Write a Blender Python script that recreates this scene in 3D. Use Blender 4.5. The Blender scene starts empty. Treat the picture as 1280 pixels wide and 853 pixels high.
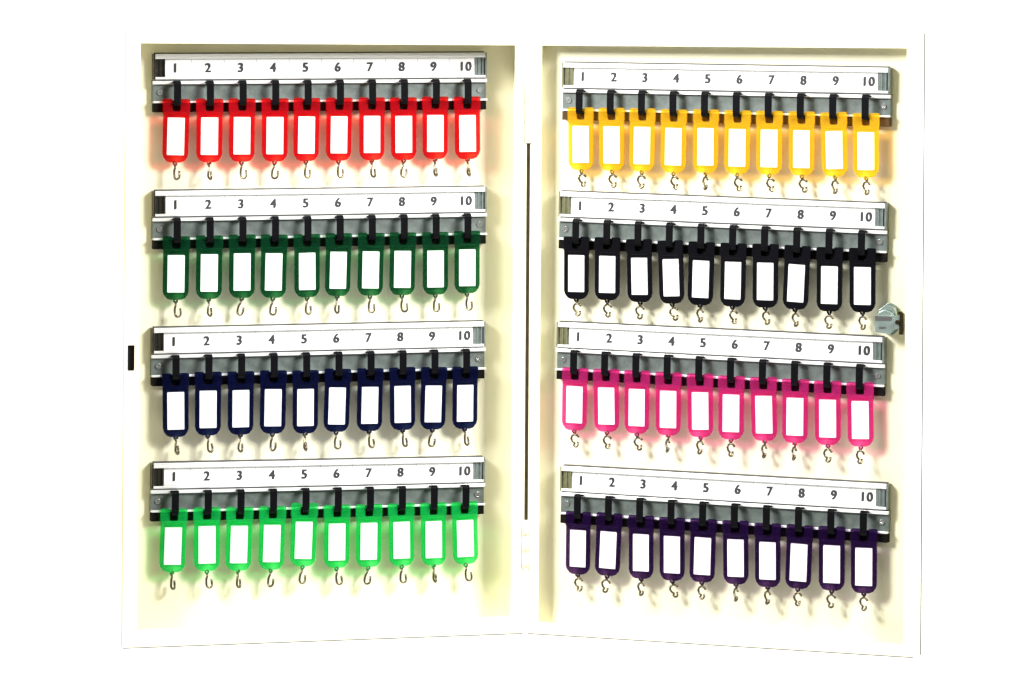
import bpy, bmesh, math, random
from mathutils import Matrix, Vector, geometry

random.seed(7)
S = bpy.context.scene
COL = S.collection
U = 0.55 / 753.0            # metres per drawing unit (the cabinet is 753 units = 0.55 m tall at its hinge)
DIST = 5500.0               # camera distance to the hinge, in units
R = math.radians

# ------------------------------------------------------------------ materials
def mat(name, col, rough=0.5, metal=0.0, spec=0.5, coat=0.0, noise=0.0, nscale=60.0, bump=0.0, bscale=400.0, see=0.0, seecol=None):
    m = bpy.data.materials.new(name); m.use_nodes = True
    nt = m.node_tree; N = nt.nodes; L = nt.links
    b = N['Principled BSDF']; out = N['Material Output']
    b.inputs['Base Color'].default_value = (*col, 1)
    b.inputs['Roughness'].default_value = rough
    b.inputs['Metallic'].default_value = metal
    b.inputs['Specular IOR Level'].default_value = spec
    b.inputs['Coat Weight'].default_value = coat
    tc = N.new('ShaderNodeTexCoord')
    if noise:
        n = N.new('ShaderNodeTexNoise'); n.inputs['Scale'].default_value = nscale; n.inputs['Detail'].default_value = 4
        L.new(tc.outputs['Object'], n.inputs['Vector'])
        mx = N.new('ShaderNodeMix'); mx.data_type = 'RGBA'
        mx.inputs[6].default_value = (*[c * (1 - noise) for c in col], 1)
        mx.inputs[7].default_value = (*[min(1, c * (1 + noise)) for c in col], 1)
        L.new(n.outputs['Fac'], mx.inputs[0]); L.new(mx.outputs[2], b.inputs['Base Color'])
    if bump:
        n2 = N.new('ShaderNodeTexNoise'); n2.inputs['Scale'].default_value = bscale; n2.inputs['Detail'].default_value = 3
        L.new(tc.outputs['Object'], n2.inputs['Vector'])
        bp = N.new('ShaderNodeBump'); bp.inputs['Strength'].default_value = bump; bp.inputs['Distance'].default_value = 0.0006
        L.new(n2.outputs['Fac'], bp.inputs['Height']); L.new(bp.outputs['Normal'], b.inputs['Normal'])
    if see:
        t = N.new('ShaderNodeBsdfTransparent'); t.inputs[0].default_value = (*(seecol or col), 1)
        ms = N.new('ShaderNodeMixShader'); ms.inputs[0].default_value = see
        L.new(b.outputs[0], ms.inputs[1]); L.new(t.outputs[0], ms.inputs[2]); L.new(ms.outputs[0], out.inputs['Surface'])
    return m

COVER = {'cabinet_body': mat('rear_cover_cream', (.85, .83, .65), .6), 'cabinet_door': mat('rear_cover_outline', (.02, .02, .02), .6)}
OCHRE = mat('edge_shade_ochre', (.33, .28, .12), .6)
EDGE_SHADE = mat('edge_shade_grey', (.10, .10, .085), .6)
EDGE_SHADE2 = mat('edge_shade_pale', (.16, .16, .145), .6)
PAINT = mat('cream_paint', (.87, .84, .635), .42, noise=.06, nscale=22, bump=.12, bscale=900)
ALU = mat('pale_aluminium', (.80, .81, .80), .3, metal=.25, noise=.05, nscale=140)
PLATE = mat('grey_steel', (.125, .15, .14), .42, metal=.2, noise=.45, nscale=190, bump=.15)
BLACK = mat('black_plastic', (.002, .002, .003), .5, spec=.06)
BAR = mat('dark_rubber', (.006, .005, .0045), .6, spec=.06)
SEAM = mat('dark_seam', (.05, .05, .05), .6)
PAPER = mat('white_paper', (.90, .90, .88), .6, noise=.02, nscale=80)
INK = mat('black_ink', (.025, .025, .03), .7)
RULE = mat('grey_rule', (.45, .45, .50), .7)
DARKCAP = mat('shaded_end_plastic', (.02, .018, .012), .25, noise=.4, nscale=300)
GREYCAP = mat('grey_end_plastic', (.14, .17, .16), .3, noise=.5, nscale=300)
OLIVECAP = mat('olive_end_plastic', (.15, .15, .08), .3, noise=.5, nscale=300)
SCREW = mat('screw_steel', (.62, .63, .62), .25, metal=.9)
WIRE = mat('brass_wire', (.13, .11, .07), .25, metal=.75)
LOCK = mat('lock_zinc', (.42, .52, .48), .25, metal=.75, noise=.25, nscale=120)
CAM = mat('cam_brass', (.03, .022, .008), .35, metal=.7)
SLOT = mat('slot_shade', (.008, .006, .006), .6)
JOINT_SHADE = mat('joint_shade', (.085, .06, .035), .7, noise=.6, nscale=90)
WALL = mat('white_backdrop', (.90, .90, .90), .9)

TAGS = {   # see = share of light each skin of the moulding lets through, seecol = its tint
    'red':         (mat('tag_red', (.55, .005, .018), .35, spec=.2, see=.80, seecol=(.98, .42, .34)), ),
    'dark green':  (mat('tag_dark_green', (.001, .036, .014), .38, spec=.12, see=.62, seecol=(.5, .85, .6)), ),
    'navy blue':   (mat('tag_navy', (.001, .002, .020), .38, spec=.08, see=.40, seecol=(.5, .6, .85)), ),
    'bright green': (mat('tag_bright_green', (.01, .52, .12), .35, spec=.2, see=.78, seecol=(.55, .97, .66)), ),
    'yellow':      (mat('tag_yellow', (.95, .64, .03), .35, spec=.2, see=.80, seecol=(1, .84, .38)), ),
    'black':       (mat('tag_black', (.0015, .0015, .003), .4, spec=.07), ),
    'pink':        (mat('tag_pink', (.56, .035, .23), .35, spec=.2, see=.80, seecol=(.98, .52, .74)), ),
    'dark purple': (mat('tag_purple', (.011, .002, .030), .38, spec=.1, see=.55, seecol=(.72, .55, .8)), ),
}

# ------------------------------------------------------------------ mesh helpers; drawing axes: x right, n toward the viewer, z up
def V(x, n, z): return Vector((x * U, -n * U, z * U))

def box(bm, x0, x1, n0, n1, z0, z1, mi=0):
    vs = [bm.verts.new(V(x, n, z)) for x in (x0, x1) for n in (n0, n1) for z in (z0, z1)]
    for f in ((0, 1, 3, 2), (4, 6, 7, 5), (0, 4, 5, 1), (2, 3, 7, 6), (0, 2, 6, 4), (1, 5, 7, 3)):
        bm.faces.new([vs[i] for i in f]).material_index = mi

def prism(bm, outline, holes, n0, n1, mi=0):
    """outline and holes in (x, z), extruded from n0 (back) to n1 (front)"""
    loops = [outline] + list(holes)
    flat = [p for l in loops for p in l]
    tris = geometry.tessellate_polygon([[Vector((x, z, 0)) for x, z in l] for l in loops])
    a = [bm.verts.new(V(x, n0, z)) for x, z in flat]
    b = [bm.verts.new(V(x, n1, z)) for x, z in flat]
    for t in tris:
        for vv in (a, b):
            try: bm.faces.new([vv[i] for i in t]).material_index = mi
            except ValueError: pass
    i = 0
    for l in loops:
        k = len(l)
        for j in range(k):
            p, q = i + j, i + (j + 1) % k
            bm.faces.new((a[p], a[q], b[q], b[p])).material_index = mi
        i += k

def ribbon(bm, path, x0, x1, th, mi=0):
    """strip of width x0..x1 following path of (n, z) with thickness th"""
    k = len(path); L = []; Rr = []
    for i, (n, z) in enumerate(path):
        p = path[max(i - 1, 0)]; q = path[min(i + 1, k - 1)]
        dn, dz = q[0] - p[0], q[1] - p[1]; l = math.hypot(dn, dz) or 1
        on, oz = -dz / l * th / 2, dn / l * th / 2
        L.append((n + on, z + oz)); Rr.append((n - on, z - oz))
    rows = []
    for i in range(k):
        rows.append([bm.verts.new(V(x, *p)) for x, p in ((x0, L[i]), (x1, L[i]), (x1, Rr[i]), (x0, Rr[i]))])
    for i in range(k - 1):
        for j in range(4):
            bm.faces.new((rows[i][j], rows[i][(j + 1) % 4], rows[i + 1][(j + 1) % 4], rows[i + 1][j])).material_index = mi
    bm.faces.new(rows[0]); bm.faces.new(rows[-1])

def tube(bm, pts, r, seg=8, mi=0):
    pts = [V(*p) for p in pts]; rings = []
    up = Vector((0.3, 1, 0.2)).normalized()
    for i, p in enumerate(pts):
        d = (pts[min(i + 1, len(pts) - 1)] - pts[max(i - 1, 0)]).normalized()
        a = d.cross(up).normalized(); b = d.cross(a).normalized()
        rings.append([bm.verts.new(p + (a * math.cos(t) + b * math.sin(t)) * r * U) for t in [2 * math.pi * s / seg for s in range(seg)]])
    for i in range(len(rings) - 1):
        for s in range(seg):
            f = bm.faces.new((rings[i][s], rings[i][(s + 1) % seg], rings[i + 1][(s + 1) % seg], rings[i + 1][s])); f.smooth = True; f.material_index = mi
    bm.faces.new(rings[0]); bm.faces.new(rings[-1])

def disc(cx, cz, r, k=24, a0=0.0, sx=1, sz=1):
    return [(cx + sx * r * math.cos(a0 + 2 * math.pi * i / k), cz + sz * r * math.sin(a0 + 2 * math.pi * i / k)) for i in range(k)]

def rect(x0, x1, z0, z1): return [(x0, z0), (x1, z0), (x1, z1), (x0, z1)]

def rrect(x0, x1, z0, z1, r, k=4):
    o = []
    for cx, cz, a in ((x1 - r, z1 - r, 0), (x0 + r, z1 - r, 90), (x0 + r, z0 + r, 180), (x1 - r, z0 + r, 270)):
        o += [(cx + r * math.cos(R(a + 90 * i / k)), cz + r * math.sin(R(a + 90 * i / k))) for i in range(k + 1)]
    return o

def mesh(name, bm, mats):
    bmesh.ops.recalc_face_normals(bm, faces=bm.faces[:])
    me = bpy.data.meshes.new(name); bm.to_mesh(me); bm.free()
    for m in mats: me.materials.append(m)
    return me

def obj(name, data, parent=None, bevel=0.0, seg=2):
    o = bpy.data.objects.new(name, data); COL.objects.link(o)
    if parent: o.parent = parent
    if bevel:
        b = o.modifiers.new('soft_edge', 'BEVEL'); b.width = bevel * U; b.segments = seg; b.limit_method = 'ANGLE'; b.angle_limit = R(40)
    return o

def tag(o, label=None, cat=None, group=None, kind=None):
    for k, v in (('label', label), ('category', cat), ('group', group), ('kind', kind)):
        if v: o[k] = v
    return o

# ------------------------------------------------------------------ where the two halves stand
A_BODY, A_DOOR = R(17.7), R(-22.3)
HX, ROLL, HOR = 19.5, 0.0065, 39.0          # hinge x off axis, camera roll, picture row of the horizon
GAP = 4.0
MB_ = Matrix.Translation((HX * U, 0, 0)) @ Matrix.Rotation(A_BODY, 4, 'Z')
MD_ = Matrix.Translation(((HX + GAP) * U, 0, 0)) @ Matrix.Rotation(A_DOOR, 4, 'Z')
W_BODY, W_DOOR, H = 513.0, 504.0, 753.0
D_BODY, D_DOOR = 51.0, 27.0

def at(M, px, py, n):
    """drawing position (x, z) on the plane n of a half that shows at a point of the photograph"""
    dx, dy = px - 640.0, HOR - py
    c, s = math.cos(ROLL), math.sin(ROLL)
    dx, dy = dx * c - dy * s, dx * s + dy * c
    o = M.inverted() @ Vector((0, -DIST * U, 0)); d = M.inverted().to_3x3() @ Vector((dx, DIST, dy))
    t = (-n * U - o.y) / d.y; p = o + d * t
    return p.x / U, p.z / U

# ------------------------------------------------------------------ the cabinet
cab = tag(bpy.data.objects.new('key_cabinet', None), 'cream metal key cabinet standing open, four numbered key racks in each half', 'key cabinet')
COL.objects.link(cab)

def shell(name, x0, x1, depth, F, slot, M):
    bm = bmesh.new(); T = 2.0
    def ring(pts, n): return [bm.verts.new(V(x, n, z)) for x, z in pts]
    def sides(a, b):
        for i in range(len(a)): bm.faces.new((a[i], a[(i + 1) % len(a)], b[(i + 1) % len(a)], b[i]))
    def sheet(loops, pts):
        flat = [v for l in loops for v in l]
        for t in geometry.tessellate_polygon([[Vector((x, z, 0)) for x, z in p] for p in pts]): bm.faces.new([flat[i] for i in t])
    fo = rect(x0, x1, -H, 0); op = rect(x0 + F[0], x1 - F[1], -H + F[2], -F[3]); inn = rect(x0 + T, x1 - T, -H + T, -T)
    a, b, c, d = ring(fo, -depth + 1.4), ring(fo, 0), ring(op, 0), ring(op, -T)
    e, f = ring(inn, -T), ring(inn, -depth + T)
    sides(a, b); sides(c, d); sides(e, f); bm.faces.new(f)
    la, pa, lb, pb = [b, c], [fo, op], [e, d], [inn, op]
    if slot:
        s0, s1 = ring(slot, 0), ring(slot, -T); sides(s0, s1)
        la.append(s0); pa.append(slot); lb.append(s1); pb.append(slot)
    sheet(la, pa); sheet(lb, pb); bm.faces.new(a)
    o = obj(name, mesh(name, bm, [PAINT]), cab, 1.0, 3)
    o.matrix_local = M
    bm = bmesh.new(); box(bm, x0 - .4, x1 + .4, -depth - 3.0, -depth + 1.3, -H - .4, .3)      # added rear cover, dark on the door to paint its back edge line
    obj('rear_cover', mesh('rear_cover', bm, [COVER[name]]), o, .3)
    bm = bmesh.new()                                                                        # added strips paint the shaded outline of the bottom and top edges
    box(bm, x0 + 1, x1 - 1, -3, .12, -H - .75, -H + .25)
    obj('edge_shade', mesh('edge_shade', bm, [EDGE_SHADE]), o)
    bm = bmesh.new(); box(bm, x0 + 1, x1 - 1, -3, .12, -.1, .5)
    obj('edge_shade', mesh('edge_shade', bm, [EDGE_SHADE2]), o)
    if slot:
        bm = bmesh.new(); box(bm, x0 - .5, x0 + .3, -3, .12, -H + 2, -2)  # added strip paints in the outline of the left edge
        obj('edge_shade', mesh('edge_shade', bm, [OCHRE]), o)
    return o

sx0, sz0 = at(MB_, 159.5, 464, 0); sx1, sz1 = at(MB_, 168.5, 432, 0)
body = shell('cabinet_body', -W_BODY, 0, D_BODY, (19, 16, 22, 18), rect(sx0, sx1, sz0, sz1), MB_)
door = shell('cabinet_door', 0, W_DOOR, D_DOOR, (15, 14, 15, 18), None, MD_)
bm = bmesh.new(); e = 1.5
box(bm, sx0 - e, sx1 + e, -9, -7, sz0 - e, sz1 + e)  # added black box paints the dark inside of the slot
prism(bm, rect(sx0 - e, sx1 + e, sz0 - e, sz1 + e), [rect(sx0, sx1, sz0, sz1)], -7, -2.3)
o = obj('latch_slot', mesh('latch_slot', bm, [SLOT]), body)
# added dark strip paints the shade in the joint between the halves
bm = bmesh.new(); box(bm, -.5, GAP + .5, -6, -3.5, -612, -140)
for za, zb in ((-65, -3), (-750, -672)): box(bm, .2, .9, -5, -3, za, zb, 1); box(bm, 3.3, 4.0, -5, -3, za, zb, 1)  # added thin lines paint the outlines of the open joint
o = obj('joint_shade', mesh('joint_shade', bm, [JOINT_SHADE, EDGE_SHADE2]), cab); o.matrix_local = Matrix.Translation((HX * U, 0, 0))
for za, zb in ((-139, -66), (-671, -611)):
    bm = bmesh.new()
    for a, b in ((0, .33), (.335, .665), (.67, 1)):
        zz0, zz1 = za + (zb - za) * a, za + (zb - za) * b
        tube(bm, [(GAP / 2 - .5, 0, zz0), (GAP / 2 - .5, 0, zz1 - .4)], 4.2, 20)
    box(bm, -4.0, -3.2, -1, 1.2, za, zb, 1)  # added strip paints the outline beside the knuckles
    o = obj('hinge', mesh('hinge', bm, [PAINT, EDGE_SHADE2]), cab); o.matrix_local = Matrix.Translation((HX * U, 0, 0))

# ------------------------------------------------------------------ racks, drawn round the middle of the row of numbers
PITCH = 41.4
NX = [(k - 4.5) * PITCH for k in range(10)]
HALF, SHALF, PHALF = 212.0, 198.5, 214.5

def extrusion():
    bm = bmesh.new()
    box(bm, -HALF, HALF, 0.5, 8, -14, 18)                     # channel floor
    box(bm, -HALF, HALF, 8, 13, 14.2, 18)                     # upper lip
    box(bm, -HALF, HALF, 11.5, 13.2, 12.0, 14.2)
    box(bm, -HALF, HALF, 8, 13, -13.2, -10.2)                 # lower lip
    box(bm, -PHALF, PHALF, 7.4, 12, -19.2, -15.0)             # head of the plate
    box(bm, -PHALF, PHALF, 8.5, 13.5, -42.2, -39.8)           # foot of the plate
    box(bm, -HALF + .4, HALF - .4, 2, 9.5, 18.05, 19.6, 1)
    box(bm, -HALF + .4, HALF - .4, 8.05, 12.4, -14.9, -13.4, 1)
    return mesh('key_rack', bm, [ALU, SEAM])
def plate():
    bm = bmesh.new(); box(bm, -PHALF + .3, PHALF - .3, .5, 7.8, -41.0, -14.2)
    return mesh('mounting_plate', bm, [PLATE])
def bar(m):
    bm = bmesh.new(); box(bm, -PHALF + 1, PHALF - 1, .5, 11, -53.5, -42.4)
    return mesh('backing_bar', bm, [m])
def cap(side, m):
    bm = bmesh.new(); a, b = sorted((side * (SHALF + .6), side * (HALF - 2.0)))
    box(bm, a, b, 8.1, 10.2, -10, 12)
    box(bm, a + 3.5, a + 5, 10.0, 11.2, -10, 12)
    box(bm, b - 2, b - .4, 10.0, 12, -10, 12)
    x = side * (HALF + .7); box(bm, x - .9, x + .9, 1, 12.6, -13, 18.2)
    return mesh('end_cap', bm, [m])
def screw():
    bm = bmesh.new()
    prism(bm, disc(0, 0, 3.4), [rect(-2.4, 2.4, -.5, .5)], 0, 1.4)
    prism(bm, disc(0, 0, 2.6), [], -.2, .5)
    return mesh('screw', bm, [SCREW])
def hook():
    bm = bmesh.new()
    p = [(7.5, -18)]
    p += [(19.3 + 2.7 * math.sin(R(a)), -18.7 + 2.7 * math.cos(R(a))) for a in (0, 30, 60, 90)]
    p += [(22, -30), (22, -40.2)]
    p += [(18 + 4 * math.cos(R(a)), -40.7 - 4 * math.sin(R(a))) for a in (15, 40, 65, 90, 120, 150)]
    p += [(13.8, -39)]
    ribbon(bm, p, -4.4, 4.4, 2.4)
    return mesh('hook', bm, [BLACK])
def strip():
    bm = bmesh.new(); box(bm, -SHALF, SHALF, 8.2, 9.6, -9.8, 11.8)
    for x in [(k - 5) * PITCH for k in range(1, 10)]:
        box(bm, x - .28, x + .28, 9.6, 9.64, -9.4, 11.4, 2)
    box(bm, -SHALF, SHALF, 9.6, 9.64, -8.6, -8.0, 2)
    me0 = mesh('strip_tmp', bm, [PAPER, INK, RULE])
    bm = bmesh.new(); bm.from_mesh(me0)
    dg = bpy.context.evaluated_depsgraph_get()
    for k in range(10):
        c = bpy.data.curves.new('t', 'FONT'); c.body = str(k + 1); c.size = 15.5 * U; c.align_x = 'CENTER'; c.align_y = 'CENTER'
        c.extrude = .05 * U; c.space_character = 1.15
        t = bpy.data.objects.new('t', c); COL.objects.link(t)
        bpy.context.view_layer.update()
        me = bpy.data.meshes.new_from_object(t.evaluated_get(bpy.context.evaluated_depsgraph_get()))
        me.transform(Matrix.Translation(V(NX[k], 9.72, 0.3)) @ Matrix.Rotation(R(90), 4, 'X'))
        for q, (ox, oz) in enumerate(((-1.0, -.5), (-.35, .5), (.35, -.5), (1.0, .5))):        # bold print
            m2 = me.copy(); m2.transform(Matrix.Translation(V(ox, q * .012, oz)))
            n0 = len(bm.faces); bm.from_mesh(m2); bm.faces.ensure_lookup_table()
            for f in bm.faces[n0:]: f.material_index = 1
            bpy.data.meshes.remove(m2)
        bpy.data.objects.remove(t); bpy.data.curves.remove(c); bpy.data.meshes.remove(me)
    me = bpy.data.meshes.new('label_strip'); bm.to_mesh(me); bm.free()
    for m in (PAPER, INK, RULE): me.materials.append(m)
    return me
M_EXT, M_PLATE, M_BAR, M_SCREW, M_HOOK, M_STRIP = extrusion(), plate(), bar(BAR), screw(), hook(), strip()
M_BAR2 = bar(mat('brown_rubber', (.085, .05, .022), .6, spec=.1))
M_CAPS = {(s, m.name): cap(s, m) for s in (-1, 1) for m in (DARKCAP, GREYCAP, OLIVECAP)}

# ------------------------------------------------------------------ key tags, drawn round the hole they hang by
def holder_mesh(m):
    bm = bmesh.new()
    w, t = 16.0, 16.9
    out = [(t - 2, 6.2), (t - .3, 5.2), (t, 3.4), (t, -8), (w, -12), (w, -61), (w - 1.4, -65.8), (w - 5, -70.2), (w - 9, -71.8), (3.0, -72), (2.6, -74.6),
           (-2.6, -74.6), (-3.0, -72), (-w + 9, -71.8), (-w + 5, -70.2), (-w + 1.4, -65.8), (-w, -61), (-w, -12), (-t, -8), (-t, 3.4), (-t + .3, 5.2), (-t + 2, 6.2),
           (-6.2, 6.2), (-5.6, 4.6), (5.6, 4.6), (6.2, 6.2)]
    hole = rrect(-5.3, 5.3, -9, 2.2, 2)
    eye = disc(0, -72.3, 1.2, 10)
    prism(bm, out, [hole, eye], -1.4, .3)                                    # back of the holder
    prism(bm, out, [hole, eye, rrect(-10.9, 10.9, -63.0, -16.6, 1)], .3, 2.4)    # raised rim round the paper
    prism(bm, rect(-10.6, 10.6, -13.6, -12.4), [], 2.4, 2.9)
    bmesh.ops.remove_doubles(bm, verts=bm.verts[:], dist=1e-7)
    return mesh('holder', bm, [m])
def insert_mesh():
    bm = bmesh.new(); prism(bm, rrect(-10.7, 10.7, -62.8, -16.8, .8), [], .45, 1.5)
    return mesh('paper_insert', bm, [PAPER])
def ring_mesh():
    bm = bmesh.new()
    tube(bm, [(1.9 * math.sin(R(a)) , .4 + 1.9 * math.cos(R(a)) * .6, -72.6 + 2.4 * math.cos(R(a))) for a in range(0, 361, 30)], .95)
    p = [(0, .6, -75), (-.4, .6, -78), (-1.6, .8, -80.5), (-2.2, 1, -84)]
    p += [(1.3 - 3.6 * math.cos(R(a)), 1 + 1.2 * math.sin(R(a)), -88 - 3.9 * math.sin(R(a))) for a in (0, 30, 60, 90, 120, 150, 180)]
    p += [(5.0, .6, -85), (4.6, .2, -82)]
    tube(bm, p, 1.45)
    return mesh('wire_clip', bm, [WIRE])
def ring_mesh_b():
    bm = bmesh.new()
    tube(bm, [(1.9 * math.sin(R(a)) , .4 + 1.9 * math.cos(R(a)) * .6, -72.6 + 2.4 * math.cos(R(a))) for a in range(0, 361, 30)], .95)
    p = [(5.4, .6, -80), (3.2, .6, -77.4), (0, .6, -76), (-3.4, .8, -77.8), (-4.8, 1, -81), (-3.4, 1, -84.5), (-.8, 1, -87)]
    p += [(.6 - 2.6 * math.cos(R(a)), 1 + 1.2 * math.sin(R(a)), -89 - 2.6 * math.sin(R(a))) for a in (0, 45, 90, 135, 180)]
    p += [(3.4, .4, -85.8)]
    tube(bm, p, 1.45)
    return mesh('wire_clip', bm, [WIRE])
M_INSERT, M_RING, M_RINGB = insert_mesh(), ring_mesh(), ring_mesh_b()
M_HOLD = {c: holder_mesh(m[0]) for c, m in TAGS.items()}

def key_tag(colour, clip):
    t = bpy.data.objects.new('key_tag', None); COL.objects.link(t); t.empty_display_size = .005
    obj('holder', M_HOLD[colour], t, .55, 2)
    obj('paper_insert', M_INSERT, t)
    obj('wire_clip', clip, t)
    return t
def copy_tag(src):
    t = src.copy(); COL.objects.link(t)
    for ch in src.children:
        c = ch.copy(); COL.objects.link(c); c.parent = t
    return t

ROWS = [  # half, colour, photo place of number 1 and number 10, place of the row in words
    ('L', 'red',          (220.5, 86), (580, 84)),
    ('L', 'dark green',   (220.5, 257), (579.5, 252)),
    ('L', 'navy blue',    (219, 428), (578, 420.5)),
    ('L', 'bright green', (218.5, 597), (577.5, 590)),
    ('R', 'yellow',       (731.5, 97), (1083, 103)),
    ('R', 'black',        (728, 258.5), (1078, 272)),
    ('R', 'pink',         (725.5, 422), (1075, 439)),
    ('R', 'dark purple',  (730, 602), (1080, 622)),
]
for half, colour, p1, p10 in ROWS:
    M, depth = (MB_, D_BODY) if half == 'L' else (MD_, D_DOOR)
    B = -depth + 2
    a = at(M, *p1, B + 9.6); b = at(M, *p10, B + 9.6)
    cx, cz = (a[0] + b[0]) / 2, (a[1] + b[1]) / 2
    tilt = math.atan2(b[1] - a[1], b[0] - a[0])
    RM = M @ Matrix.Translation(V(cx, B, cz)) @ Matrix.Rotation(-tilt, 4, 'Y')
    rack = obj('key_rack', M_EXT, cab, .5, 2); rack.matrix_local = RM
    obj('mounting_plate', M_PLATE, rack, .4)
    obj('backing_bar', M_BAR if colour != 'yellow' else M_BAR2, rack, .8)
    obj('label_strip', M_STRIP, rack).location = V(random.uniform(-.6, .6), 0, random.uniform(-.2, .2))
    ends = (DARKCAP, GREYCAP) if half == 'L' else (OLIVECAP, GREYCAP)  # left half's dark left cap: plastic tone with end shadow painted in
    for s, m in zip((-1, 1), ends): obj('end_cap', M_CAPS[(s, m.name)], rack)
    for s in (-1, 1):
        sc = obj('screw', M_SCREW, rack, .3); sc.location = V(s * (PHALF - 9), 7.8, -29); sc.rotation_euler.y = random.uniform(0, 3)
    src = key_tag(colour, M_RING if half == 'L' else M_RINGB)
    for k in range(10):
        hk = obj('hook', M_HOOK, rack, .5); hk.location = V(NX[k], 0, 0)
        t = src if k == 0 else copy_tag(src)
        lift = random.uniform(-.5, .5) + (3.0 if (colour == 'bright green' and k == 4) else 0)
        loc = RM @ V(NX[k] + random.uniform(-.5, .5), 16.6, -43.2 + lift)
        t.matrix_world = (Matrix.Translation(loc) @ M.to_3x3().to_4x4() @ Matrix.Rotation(R(random.gauss(0, .95)), 4, 'Y')
                          @ Matrix.Rotation(R(random.uniform(-2.5, 2.5)), 4, 'Z') @ Matrix.Rotation(R(random.uniform(-.8, 1.6)), 4, 'X'))
        cl = t.children[-1] if k == 0 else [c for c in t.children if c.name.startswith('wire_clip')][0]
        for c in t.children:
            if c.name.startswith('wire_clip'):
                c.location = V(0, 0, -71.9); c.rotation_euler = (0, R(random.uniform(-10, 10)), R(random.uniform(-50, 50)))
                c.delta_location = (0, 0, 0)
        tag(t, f'{colour} key tag with blank white insert hanging from the hook under number {k + 1}', 'key tag', f'{colour} key tags on one rack')
for me in (M_RING, M_RINGB):
    me.transform(Matrix.Translation(V(0, 0, 70.9)))       # drawn from the eye it swings in

# ------------------------------------------------------------------ lock on the door
lx, lz = at(MD_, 1107.5, 400, -6)
lock = bpy.data.objects.new('cam_lock', None); COL.objects.link(lock); lock.parent = cab; lock.matrix_local = MD_ @ Matrix.Translation(V(lx, -D_DOOR + 2, lz))
bm = bmesh.new(); prism(bm, disc(0, 0, 15.5, 28, 0, .9, 1.25), [], .3, 4); prism(bm, disc(0, 0, 11.6, 28), [], 4, 23)
obj('lock_barrel', mesh('lock_barrel', bm, [LOCK]), lock, .8)
bm = bmesh.new(); prism(bm, disc(0, 0, 15.2, 8, R(8), .9, 1.2), [disc(0, 0, 12.0, 24)], 4.2, 15)
obj('lock_nut', mesh('lock_nut', bm, [LOCK]), lock, .8)
bm = bmesh.new(); prism(bm, [(-12, -15), (7, -17), (11, -11), (22, -9), (22, 5), (11, 6), (7, 5), (-12, 5)], [], 23.2, 25.8)
obj('lock_cam', mesh('lock_cam', bm, [LOCK]), lock, .7)
bm = bmesh.new(); box(bm, -11.5, 9, 25.9, 26.5, -.2, 4.6); box(bm, -6.5, 2, 25.9, 26.5, -10, -8)
obj('cam_groove', mesh('cam_groove', bm, [SEAM]), lock)
bm = bmesh.new(); prism(bm, [(18.5, -17), (23.5, -17), (24.5, -8), (24.5, 8), (21, 11), (17, 11), (15.5, 7.4), (19.5, 6.8)], [], 22.5, 26.8)
prism(bm, disc(17.2, -2, 3.2, 6), [], 25.9, 29)
obj('cam_tongue', mesh('cam_tongue', bm, [CAM]), lock, .5)

# ------------------------------------------------------------------ studio: white paper backdrop
bm = bmesh.new()
prof = []
Y0, ZF, RR = 1.6, -1.6, 1.0
prof = [(-1.2, ZF)] + [(Y0 - RR + RR * math.sin(R(a)), ZF + RR - RR * math.cos(R(a))) for a in range(0, 91, 6)] + [(Y0, 2.4)]
prev = None
for y, z in prof:
    row = [bm.verts.new((x, y, z)) for x in (-3.2, 3.2)]
    if prev: bm.faces.new((prev[0], prev[1], row[1], row[0])).smooth = True
    prev = row
o = tag(obj('backdrop', mesh('backdrop', bm, [WALL])), 'plain white seamless studio backdrop behind the cabinet', None, None, 'structure')

# ------------------------------------------------------------------ light
def lamp(name, loc, target, power, size, size_y=None, col=(1, 1, 1)):
    l = bpy.data.lights.new(name, 'AREA'); l.energy = power; l.size = size; l.color = col
    if size_y: l.shape = 'RECTANGLE'; l.size_y = size_y
    o = bpy.data.objects.new(name, l); COL.objects.link(o); o.location = loc
    o.rotation_euler = (Vector(target) - Vector(loc)).to_track_quat('-Z', 'Y').to_euler()
    return o
MID = (0, 0, -.27)
for s, e in ((-1, 1.0), (1, 1.0)):
    a = R(51); r = 1.9; el = R(31)
    lamp('softbox', (s * r * math.sin(a) * math.cos(el), -r * math.cos(a) * math.cos(el), MID[2] + r * math.sin(el)), MID, 70 * e, .55, .55, (1, .99, .97))
    lamp('backdrop_fill', (s * 2.2, .35, .3), (s * .3, 1.6, -.4), 90, 1.0, 1.6)  # added unseen lamps that wash the backdrop white
w = bpy.data.worlds.new('World'); S.world = w; w.use_nodes = True
w.node_tree.nodes['Background'].inputs[0].default_value = (1, .98, .88, 1)
w.node_tree.nodes['Background'].inputs[1].default_value = .16

# ------------------------------------------------------------------ camera: upright view camera with falling front
cd = bpy.data.cameras.new('camera'); cam = bpy.data.objects.new('camera', cd); COL.objects.link(cam)
cd.sensor_width = 36; cd.lens = 36 * DIST / 1280; cd.shift_y = -(426.5 - HOR) / 1280; cd.clip_end = 50
cam.matrix_world = Matrix.Translation((0, -DIST * U, 0)) @ Matrix.Rotation(R(90), 4, 'X') @ Matrix.Rotation(ROLL, 4, 'Z')
S.camera = cam
S.view_settings.view_transform = 'Standard'; S.view_settings.look = 'None'
S.view_settings.exposure = 0; S.view_settings.gamma = 1
S.render.film_transparent = False
